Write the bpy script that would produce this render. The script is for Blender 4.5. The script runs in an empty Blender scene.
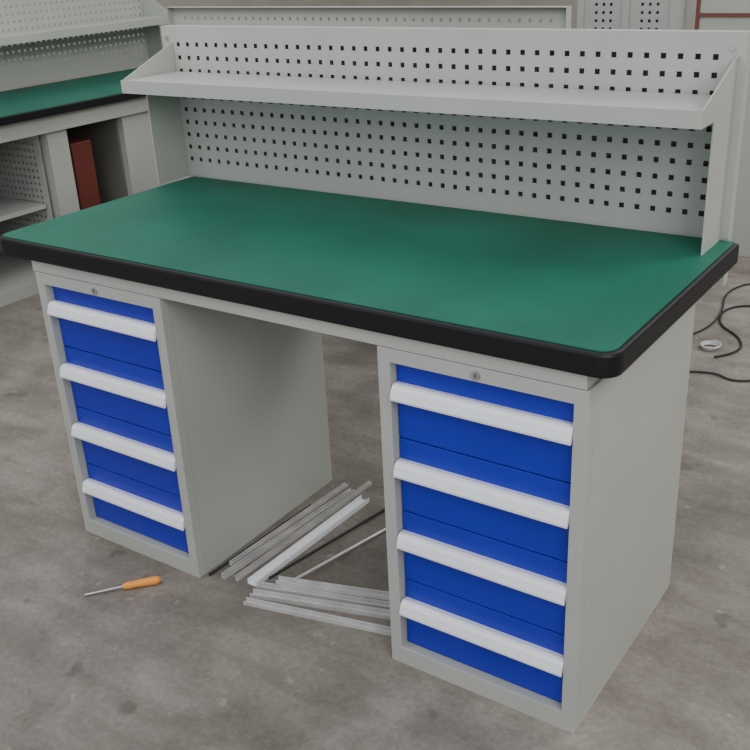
import bpy, bmesh, math, random
from mathutils import Matrix, Vector
random.seed(3)
H=.8
def mat(name,col,rough=.5,metal=0,noise=.0,scale=8,bump=0,spec=.5):
    m=bpy.data.materials.new(name);m.use_nodes=True;n=m.node_tree;b=n.nodes['Principled BSDF']
    b.inputs['Base Color'].default_value=(*col,1);b.inputs['Roughness'].default_value=rough;b.inputs['Metallic'].default_value=metal
    b.inputs['Specular IOR Level'].default_value=spec
    if noise:
        tc=n.nodes.new('ShaderNodeTexCoord');t=n.nodes.new('ShaderNodeTexNoise');t.inputs['Scale'].default_value=scale;t.inputs['Detail'].default_value=6
        n.links.new(tc.outputs['Object'],t.inputs['Vector'])
        cr=n.nodes.new('ShaderNodeValToRGB');cr.color_ramp.elements[0].position=.3;cr.color_ramp.elements[1].position=.7
        cr.color_ramp.elements[0].color=(*[k*(1-noise) for k in col],1);cr.color_ramp.elements[1].color=(*[min(1,k*(1+noise)) for k in col],1)
        n.links.new(t.outputs['Fac'],cr.inputs[0]);n.links.new(cr.outputs[0],b.inputs['Base Color'])
        if bump:
            t2=n.nodes.new('ShaderNodeTexNoise');t2.inputs['Scale'].default_value=220;t2.inputs['Detail'].default_value=3
            n.links.new(tc.outputs['Object'],t2.inputs['Vector'])
            bp=n.nodes.new('ShaderNodeBump');bp.inputs['Strength'].default_value=bump;bp.inputs['Distance'].default_value=.002
            n.links.new(t2.outputs['Fac'],bp.inputs['Height']);n.links.new(bp.outputs[0],b.inputs['Normal'])
    return m
M=dict(gray=mat('gray_paint',(.375,.388,.365),.42,0,.04,5),blue=mat('blue_paint',(.012,.022,.38),.35,0,.06,6,spec=.35),
 green=mat('green_mat',(.003,.105,.068),.55,0,.18,4,.5,.35),black=mat('black_rubber',(.006,.006,.008),.45,spec=.3),
 white=mat('handle_aluminium',(.76,.78,.82),.35,.1),steel=mat('steel',(.45,.45,.45),.35,.8),dark=mat('dark_inside',(.02,.02,.02),.8),
 alu=mat('aluminium',(.55,.55,.55),.4,.4,.15,20),wall=mat('wall_plaster',(.36,.34,.30),.8,0,.12,2),red=mat('dark_red_plastic',(.13,.025,.018),.5),
 orange=mat('orange_plastic',(.80,.30,.04),.35),brown=mat('brown_card',(.14,.085,.06),.8,0,.2,5),
 glass=mat('pale_panel',(.40,.42,.39),.3),hole_shade=mat('hole_shade_color',(.20,.215,.20),.7),rust=mat('rust_brown_paint',(.16,.05,.035),.6),shade=mat('bay_shade_color',(.14,.14,.125),.7))  # rear sheet and bay panel tones are shade put into colour
def concrete():
    m=bpy.data.materials.new('concrete');m.use_nodes=True;n=m.node_tree;b=n.nodes['Principled BSDF'];L=n.links
    tc=n.nodes.new('ShaderNodeTexCoord')
    def noise(s,d,r=.6,dist=0,sc=None):
        t=n.nodes.new('ShaderNodeTexNoise');t.inputs['Scale'].default_value=s;t.inputs['Detail'].default_value=d;t.inputs['Roughness'].default_value=r;t.inputs['Distortion'].default_value=dist
        if sc:
            mp=n.nodes.new('ShaderNodeMapping');mp.inputs['Scale'].default_value=sc;mp.inputs['Rotation'].default_value=(0,0,.5)
            L.new(tc.outputs['Object'],mp.inputs['Vector']);L.new(mp.outputs[0],t.inputs['Vector'])
        else:L.new(tc.outputs['Object'],t.inputs['Vector'])
        return t.outputs['Fac']
    def ramp(f,a,ca,bb,cb):
        c=n.nodes.new('ShaderNodeValToRGB');e=c.color_ramp.elements;e[0].position=a;e[0].color=(*ca,1);e[1].position=bb;e[1].color=(*cb,1);L.new(f,c.inputs[0]);return c.outputs[0]
    def mix(f,A,B,mode='MIX'):
        x=n.nodes.new('ShaderNodeMix');x.data_type='RGBA';x.blend_type=mode
        if isinstance(f,float):x.inputs[0].default_value=f
        else:L.new(f,x.inputs[0])
        L.new(A,x.inputs[6]);L.new(B,x.inputs[7]);return x.outputs[2]
    base=ramp(noise(1.3,5,.6,.6),.35,(.168,.148,.130),.65,(.238,.216,.192))
    blot=ramp(noise(4,8,.65,.5),.36,(.72,.71,.70),.62,(1.12,1.12,1.12))
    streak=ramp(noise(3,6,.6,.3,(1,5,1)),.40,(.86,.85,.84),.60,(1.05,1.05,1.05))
    fine=ramp(noise(70,6,.7),.35,(.82,.82,.82),.65,(1.12,1.12,1.12))
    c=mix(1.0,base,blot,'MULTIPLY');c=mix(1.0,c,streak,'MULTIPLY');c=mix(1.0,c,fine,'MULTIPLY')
    def spot(sc_,p0,p1,col,k,c):
        s=ramp(noise(sc_,3,.5),p0,(0,0,0),p1,(1,1,1))
        r=n.nodes.new('ShaderNodeRGB');r.outputs[0].default_value=(*col,1)
        f=n.nodes.new('ShaderNodeMath');f.operation='MULTIPLY';f.inputs[1].default_value=k;L.new(s,f.inputs[0])
        return mix(f.outputs[0],c,r.outputs[0])
    c=spot(26,.66,.72,(.36,.34,.31),.4,c);c=spot(9.3,.66,.70,(.06,.052,.045),.45,c)
    L.new(c,b.inputs['Base Color'])
    b.inputs['Roughness'].default_value=.6
    bp=n.nodes.new('ShaderNodeBump');bp.inputs['Strength'].default_value=.35;bp.inputs['Distance'].default_value=.003;L.new(noise(30,8,.7),bp.inputs['Height']);L.new(bp.outputs[0],b.inputs['Normal'])
    return m
def empty(name,loc=(0,0,0),rz=0):
    e=bpy.data.objects.new(name,None);bpy.context.collection.objects.link(e);e.location=loc;e.rotation_euler=(0,0,math.radians(rz));return e
def mk(name,bm,m,parent=None,bev=0):
    bmesh.ops.recalc_face_normals(bm,faces=bm.faces)
    me=bpy.data.meshes.new(name);bm.to_mesh(me);bm.free();o=bpy.data.objects.new(name,me);bpy.context.collection.objects.link(o)
    me.materials.append(m)
    if parent:o.parent=parent
    if bev:
        b=o.modifiers.new('b','BEVEL');b.width=bev;b.segments=2;b.limit_method='ANGLE'
    return o
def addbox(bm,a,b):
    vs=[bm.verts.new((x,y,z)) for x in(a[0],b[0]) for y in(a[1],b[1]) for z in(a[2],b[2])]
    for f in((0,1,3,2),(4,6,7,5),(0,4,5,1),(2,3,7,6),(0,2,6,4),(1,5,7,3)): bm.faces.new([vs[i] for i in f])
def boxes(name,L,m,parent=None,bev=.001):
    bm=bmesh.new()
    for a,b in L:addbox(bm,a,b)
    return mk(name,bm,m,parent,bev)
def extr(name,poly,axis,a,b,m,parent=None,bev=0):
    bm=bmesh.new()
    def P(p,s):
        l=list(p);l.insert(axis,s);return bm.verts.new(l)
    A=[P(p,a) for p in poly];B=[P(p,b) for p in poly]
    bm.faces.new(A);bm.faces.new(B[::-1]);n=len(poly)
    for i in range(n):bm.faces.new((A[i],B[i],B[(i+1)%n],A[(i+1)%n]))
    return mk(name,bm,m,parent,bev)
def rrect(x0,x1,y0,y1,r,rb=.006,n=8):
    pts=[]
    for cx,cy,a0,r in((x1-r,y0+r,-90,r),(x1-rb,y1-rb,0,rb),(x0+rb,y1-rb,90,rb),(x0+r,y0+r,180,r)):
        for i in range(n+1):
            a=math.radians(a0+90*i/n);pts.append((cx+r*math.cos(a),cy+r*math.sin(a)))
    return pts
def cyl(name,p0,p1,r,m,parent=None,seg=16,r2=None):
    p0,p1=Vector(p0),Vector(p1);d=p1-p0;bm=bmesh.new()
    bmesh.ops.create_cone(bm,cap_ends=True,segments=seg,radius1=r,radius2=r if r2 is None else r2,depth=d.length)
    bm.transform(Matrix.Translation((p0+p1)/2)@d.to_track_quat('Z','Y').to_matrix().to_4x4())
    return mk(name,bm,m,parent)
def pegboard(name,x0,x1,y,z0,z1,pitch,hs,m,parent,th=.0015,mz=.03,mx=.03,axis='x'):
    nx=int((x1-x0-2*mx)/pitch);nz=int((z1-z0-2*mz)/pitch)
    def lines(a,b,n):
        off=(b-a-n*pitch)/2;L=[a]
        for i in range(n):
            c=a+off+pitch*(i+.5);L+=[c-hs/2,c+hs/2]
        return L+[b]
    X=lines(x0,x1,nx);Z=lines(z0,z1,nz);bm=bmesh.new()
    V=[[bm.verts.new((a,y,b) if axis=='x' else (y,a,b)) for b in Z] for a in X]
    for i in range(len(X)-1):
        for j in range(len(Z)-1):
            if i%2==1 and j%2==1:continue
            bm.faces.new((V[i][j],V[i+1][j],V[i+1][j+1],V[i][j+1]))
    o=mk(name,bm,m,parent)
    s=o.modifiers.new('s','SOLIDIFY');s.thickness=th;s.offset=0
    return o
def cabinet(par,x0,W,D,Hc,pre,drawers=4):
    p=.026;z0=.043;z1=Hc-.028;x1=x0+W;rc=.020
    boxes(pre+'_body',[((x0,.025,.0),(x0+.004,D-.003,Hc)),((x1-.004,.025,.0),(x1,D-.003,Hc)),((x0,D-.003,0),(x1,D,Hc)),((x0+.004,.025,Hc-.004),(x1-.004,D-.003,Hc)),((x0+.004,.025,0),(x1-.004,D-.003,.006))],M['gray'],par,0)
    bm=bmesh.new()
    def ring(y):
        return [bm.verts.new((a,y,b)) for a,b in((x0,0),(x1,0),(x1,Hc),(x0,Hc),(x0+p,z0),(x1-p,z0),(x1-p,z1),(x0+p,z1))]
    A=ring(0);B=ring(.025)
    for i in range(4):
        j=(i+1)%4
        bm.faces.new((A[i],A[j],A[4+j],A[4+i]));bm.faces.new((B[i],B[4+i],B[4+j],B[j]))
        bm.faces.new((A[i],B[i],B[j],A[j]));bm.faces.new((A[4+i],A[4+j],B[4+j],B[4+i]))
    mk(pre+'_front_frame',bm,M['gray'],par,.001)
    hd=(z1-z0)/drawers
    for i in range(drawers):
        a=z0+hd*i+.0015;b=z0+hd*(i+1)-.0015
        boxes(pre+'_drawer_%d'%(i+1),[((x0+p+.002,rc,a),(x1-p-.002,.5,b))],M['blue'],par,.0012)
        h=b-hd*.265
        prof=[(rc+.0005,h),(.008,h+.0015),(.002,h-.001),(-.003,h-.007),(-.0085,h-.024),(-.008,h-.029),(-.004,h-.030),(-.0015,h-.026),(.004,h-.010),(.010,h-.006),(rc+.0005,h-.006)]
        extr(pre+'_handle_%d'%(i+1),prof,0,x0+p+.003,x1-p-.0005,M['white'],par,.0006)
    xm=x0+W*.5;zm=Hc-.015
    cyl(pre+'_lock',(xm,.002,zm),(xm,-.004,zm),.008,M['steel'],par)
    boxes(pre+'_keyhole',[((xm-.001,-.0045,zm-.004),(xm+.001,-.0038,zm+.004))],M['dark'],par,0)

def bench(name,loc,rz,KL,KR,TL,TR,cabs,BT=1.212,W=.4151,Dc=.5458,Hc=.7255,TF=-.011,t=.045,BY=.6669,d1=.1204,d2=.2002,zs=1.094,zk=1.17,ls=.03135,e=.035,pitch=.0348,hs=.0112,mz=.026,hole_shade=True):
    wb=empty(name,loc,rz);g=M['gray']
    for i,x in enumerate(cabs):cabinet(wb,x,W,Dc,Hc,'cabinet_%d'%(i+1))
    extr('tabletop_edge',rrect(TL,TR,TF,BY,.036),2,H-t,H-.001,M['black'],wb,.007)
    extr('tabletop_mat',rrect(TL+.009,TR-.010,TF+.009,BY-.002,.028),2,H-.002,H+.001,M['green'],wb)
    xa,xb=TL+.115,TR-.05
    z0=Hc+.0015;z1=H-t
    boxes('apron',[((xa,.0,z0),(xb,.02,z1)),((xa,Dc-.02,z0),(xb,Dc,z1)),((xa,.02,z0),(xa+.02,Dc-.02,z1)),((xb-.02,.02,z0),(xb,Dc-.02,z1))],g,wb,.0006)
    BL,BR=KL-e,KR+.015
    pegboard('peg_panel',BL,BR,BY,H+.005,BT,pitch,hs,g,wb,mz=mz)
    boxes('panel_frame',[((BL,BY+.001,H-.1),(BL+.002,BY+.03,BT-.002)),((BR-.002,BY+.001,H-.1),(BR,BY+.03,BT-.002)),((BL,BY+.0009,BT-.002),(BR,BY+.03,BT)),((BL+.002,BY+.0009,H-.1),(BR-.002,BY+.003,H+.02))],g,wb,0)
    if hole_shade:boxes('hole_shade_sheet',[((BL+.003,BY+.024,H-.1),(BR-.003,BY+.026,BT-.003))],M['hole_shade'],wb,0)  # added sheet, its dark colour stands in for shade behind the holes
    prof=[(BY-.002,H+.001),(BY-d1,H+.001),(BY-d1,zs-ls),(BY-d2,zs-ls),(BY-d2,zs),(BY-.002,zk)]
    extr('bracket_1',prof,0,KL,KL+.003,g,wb);extr('bracket_2',prof,0,KR-.003,KR,g,wb)
    boxes('shelf',[((KL+.0035,BY-d2,zs-.003),(KR-.0035,BY-.004,zs-.0005)),((KL-.001,BY-d2-.002,zs-ls),(KR+.001,BY-d2-.0002,zs+.0015)),((KL+.0035,BY-d2,zs-ls),(KR-.0035,BY-d2+.012,zs-ls+.002))],g,wb,0)
    k=0
    for xx in(KL-.016,KR-.012):
        for zz in(zk+.012,zs-.05,H+.1):
            k+=1;cyl('screw_%d'%k,(xx,BY,zz),(xx,BY-.004,zz),.0055,M['steel'],wb)
    return wb
bench('workbench',(0,0,0),0,-.132,1.397,-.120,1.438,[0,.9782])
bench('workbench',(.63,2.13,0),178.5,-.05,1.56,-.04,1.6,[.1,1.08],BT=1.20,zs=1.06,zk=1.14,mz=.012,hole_shade=False)
# left bench with open bays, faces +x
lb=empty('open_bay_workbench',(-1.7,0,0),90);g=M['gray']
extr('tabletop_edge',rrect(.35,2.75,-.02,.68,.03),2,.765,.799,M['black'],lb,.003)
extr('tabletop_mat',rrect(.357,2.743,-.013,.678,.025),2,.798,.801,M['green'],lb)
boxes('apron',[((.4,.02,.69),(2.7,.04,.765))],g,lb)
L=[((.4,.05,.0),(2.7,.64,.06)),((.4,.62,.06),(2.7,.64,.69))]
for y in(.42,.92,1.42,1.5,1.86,2.4,2.66):L.append(((y,.06,.06),(y+.03,.62,.69)))
L+=[((1.86,.045,.06),(2.4,.058,.69)),((1.42,.045,.06),(1.53,.058,.69)),((.42,.045,.06),(.70,.058,.69)),((.96,.1,.35),(1.39,.6,.37))]
boxes('bay_carcass',L,g,lb,.001)
pegboard('bay_peg_side',.08,.6,1.40,.08,.68,.03,.012,g,lb,axis='y')
boxes('bay_shade_panels',[((.96,.60,.07),(1.40,.618,.68)),((1.54,.60,.07),(1.85,.618,.68)),((1.848,.08,.07),(1.858,.60,.68))],M['shade'],lb,0)  # added dark panels, shade inside the open bays put into colour
pegboard('peg_panel',.4,2.72,.69,.81,1.27,.0345,.0115,g,lb)
boxes('panel_frame',[((.4,.692,.7),(.43,.72,1.27)),((2.69,.692,.7),(2.72,.72,1.27)),((.4,.692,1.27),(2.72,.72,1.275))],g,lb,0)
boxes('shelf',[((.42,.45,1.06),(2.7,.685,1.063)),((.42,.448,1.03),(2.7,.451,1.065))],g,lb,0)
for i,x in enumerate((.42,2.69)):
    extr('bracket_%d'%i,[(.688,.802),(.58,.802),(.58,1.03),(.45,1.03),(.45,1.06),(.688,1.2)],0,x,x+.003,g,lb)
boxes('bay_contents_box',[((1.60,.12,.06),(1.72,.32,.60))],M['red'],lb,.006)
boxes('bay_contents_tray',[((1.56,.34,.06),(1.80,.5,.22))],M['dark'],lb,.004)
# right background
lk=empty('perforated_locker',(.05,3.0,0))
boxes('carcass',[((0,0,0),(.03,.5,1.75)),((.42,0,0),(.45,.5,1.75)),((.03,.48,0),(.42,.5,1.75)),((.03,0,1.72),(.42,.48,1.75)),((.03,0,0),(.42,.48,.05)),((.21,-.002,.05),(.24,.02,1.72))],g,lk,0)
pegboard('door_1',.03,.21,.01,.05,1.72,.034,.012,g,lk);pegboard('door_2',.24,.42,.01,.05,1.72,.034,.012,g,lk)
rf=empty('framed_partition',(.55,3.1,0))
boxes('frame',[((0,0,0),(.015,.03,1.3)),((.37,0,0),(.385,.03,1.3)),((.015,0,1.03),(.37,.03,1.045)),((.015,0,1.28),(.37,.03,1.3))],M['rust'],rf,0)
boxes('panel',[((.015,.01,.0),(.37,.02,1.03)),((.015,.01,1.045),(.37,.02,1.28))],M['glass'],rf,0)
sc=empty('storage_cabinet',(.97,3.6,0))
boxes('body',[((0,0,.04),(.8,.45,.78))],g,sc,.003);boxes('plinth',[((.02,.02,0),(.78,.43,.04))],M['dark'],sc,0)
boxes('door_gap',[((.398,-.001,.07),(.402,.0,.75))],M['dark'],sc,0);boxes('carton',[((.03,.05,.78),(.5,.4,1.1))],M['brown'],sc,.003)
# loose things on floor
def prof_strip(par,name,a,b,w,h,z,m):
    a,b=Vector(a),Vector(b);d=(b-a);L=d.length;ang=math.atan2(d.y,d.x)
    bm=bmesh.new();tk=.002
    for q0,q1 in(((0,-w/2,0),(L,w/2,tk)),((0,-w/2,tk),(L,-w/2+tk,h)),((0,w/2-tk,tk),(L,w/2,h))):addbox(bm,q0,q1)
    bm.transform(Matrix.Translation((a.x,a.y,z))@Matrix.Rotation(ang,4,'Z'));return mk(name,bm,m,par,.0004)
st=empty('aluminium_profiles')
P=[((.445,.08),(.47,.54),.012,.01,0),((.465,.03),(.505,.52),.014,.012,0),((.545,.045),(.562,.50),.028,.014,0),((.50,.04),(.525,.58),.010,.012,0),
 ((.560,.045),(.955,.165),.018,.012,0),((.570,.015),(.96,.135),.020,.012,0),((.575,-.015),(.955,.075),.018,.010,0),((.60,.075),(.95,.185),.02,.01,.013)]
for i,(a,b,w_,h,z) in enumerate(P):prof_strip(st,'profile_%d'%(i+1),a,b,w_,h,z,M['alu'] if i not in(2,) else M['white'])
cyl('rod_1',(.635,.09,.018),(.70,.44,.004),.004,M['alu'],st);cyl('rod_2',(.43,.02,.004),(.45,.40,.004),.0035,M['dark'],st);cyl('rod_3',(.58,.07,.018),(.64,.50,.004),.0035,M['dark'],st)
sd=empty('screwdriver')
p=[Vector((.225,-.195,.004)),Vector((.285,-.128,.009)),Vector((.345,-.06,.010))]
cyl('shank',p[0],p[1],.0028,M['steel'],sd)
dd=(p[2]-p[1]).normalized()
for i,(a,b,r1,r2) in enumerate(((0,.012,.006,.0095),(.012,.03,.0095,.008),(.03,.07,.0085,.0105),(.07,.084,.0105,.0095),(.084,.09,.0095,.005))):
    cyl('grip_%d'%i,p[1]+dd*a,p[1]+dd*b,r1,M['orange'],sd,12,r2)
def cable(name,pts,r,m):
    c=bpy.data.curves.new(name,'CURVE');c.dimensions='3D';c.bevel_depth=r;c.bevel_resolution=2
    s=c.splines.new('NURBS');s.points.add(len(pts)-1)
    for q_,a in zip(s.points,pts):q_.co=(*a,1)
    s.use_endpoint_u=True;s.order_u=3
    o=bpy.data.objects.new(name,c);bpy.context.collection.objects.link(o);c.materials.append(m);return o
cp=[(1.05+(.028+.003*(k//12))*math.cos(k*math.pi/6),1.98+(.028+.003*(k//12))*math.sin(k*math.pi/6),.006+.004*(k//12)) for k in range(40)]
cable('wire_coil',cp,.0028,M['alu'])
cable('power_cable',[(1.09,1.90,.005),(1.16,1.98,.005),(1.12,2.12,.005),(1.00,2.22,.005),(.98,2.42,.005),(1.12,2.5,.005),(1.28,2.35,.005),(1.2,2.2,.005),(1.32,2.05,.005),(1.5,2.2,.005),(1.6,2.5,.005)],.0042,M['dark'])
cable('power_cable',[(.92,2.0,.005),(.98,2.1,.005),(1.0,2.3,.013),(.92,2.6,.005),(1.02,2.8,.005),(1.2,2.7,.005)],.0035,M['dark'])
cable('power_cable',[(1.02,1.72,.005),(1.12,1.78,.005),(1.2,1.72,.005),(1.3,1.8,.005),(1.42,1.76,.005)],.0035,M['dark'])
# room
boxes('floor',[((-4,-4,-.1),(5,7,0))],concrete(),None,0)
boxes('wall_back',[((-4,7,0),(5,7.1,3.2))],M['wall'],None,0)
boxes('wall_left',[((-4.1,-4,0),(-4,7,3.2))],M['wall'],None,0)
boxes('wall_right',[((5,-4,0),(5.1,7,3.2))],M['wall'],None,0)
# camera & light
cam=bpy.data.cameras.new('camera');co=bpy.data.objects.new('camera',cam);bpy.context.collection.objects.link(co)
R=Matrix.Rotation(math.radians(35.39),4,'Z')@Matrix.Rotation(math.radians(65.85),4,'X')@Matrix.Rotation(math.radians(-2.895),4,'Z')
co.matrix_world=Matrix.Translation((1.937,-1.36,1.413))@R
cam.lens=36*979.5/750;cam.clip_start=.05;bpy.context.scene.camera=co
w=bpy.data.worlds.new('world');bpy.context.scene.world=w;w.use_nodes=True;bg=w.node_tree.nodes['Background'];bg.inputs[0].default_value=(.96,.98,1,1);bg.inputs[1].default_value=1.1
def area(name,loc,tgt,size,en,col=(1,1,1)):
    l=bpy.data.lights.new(name,'AREA');l.energy=en;l.size=size;l.color=col;lo=bpy.data.objects.new(name,l);bpy.context.collection.objects.link(lo)
    lo.location=loc;lo.rotation_euler=(Vector(tgt)-lo.location).to_track_quat('-Z','Y').to_euler()
area('window_light',(4,-2.2,2.8),(.7,.3,.4),2.2,90,(1,.99,.97))
area('floor_fill_light',(3.4,3.0,3.2),(1.8,1.6,0),1.5,80,(1,.96,.9))  # added area lamp, brightens the floor patch at right
area('left_fill_light',(-.6,-.6,3.1),(-1.9,1.6,.6),1.5,35,(1,.98,.95))  # added fill lamp, lifts the left bench and its pegboard
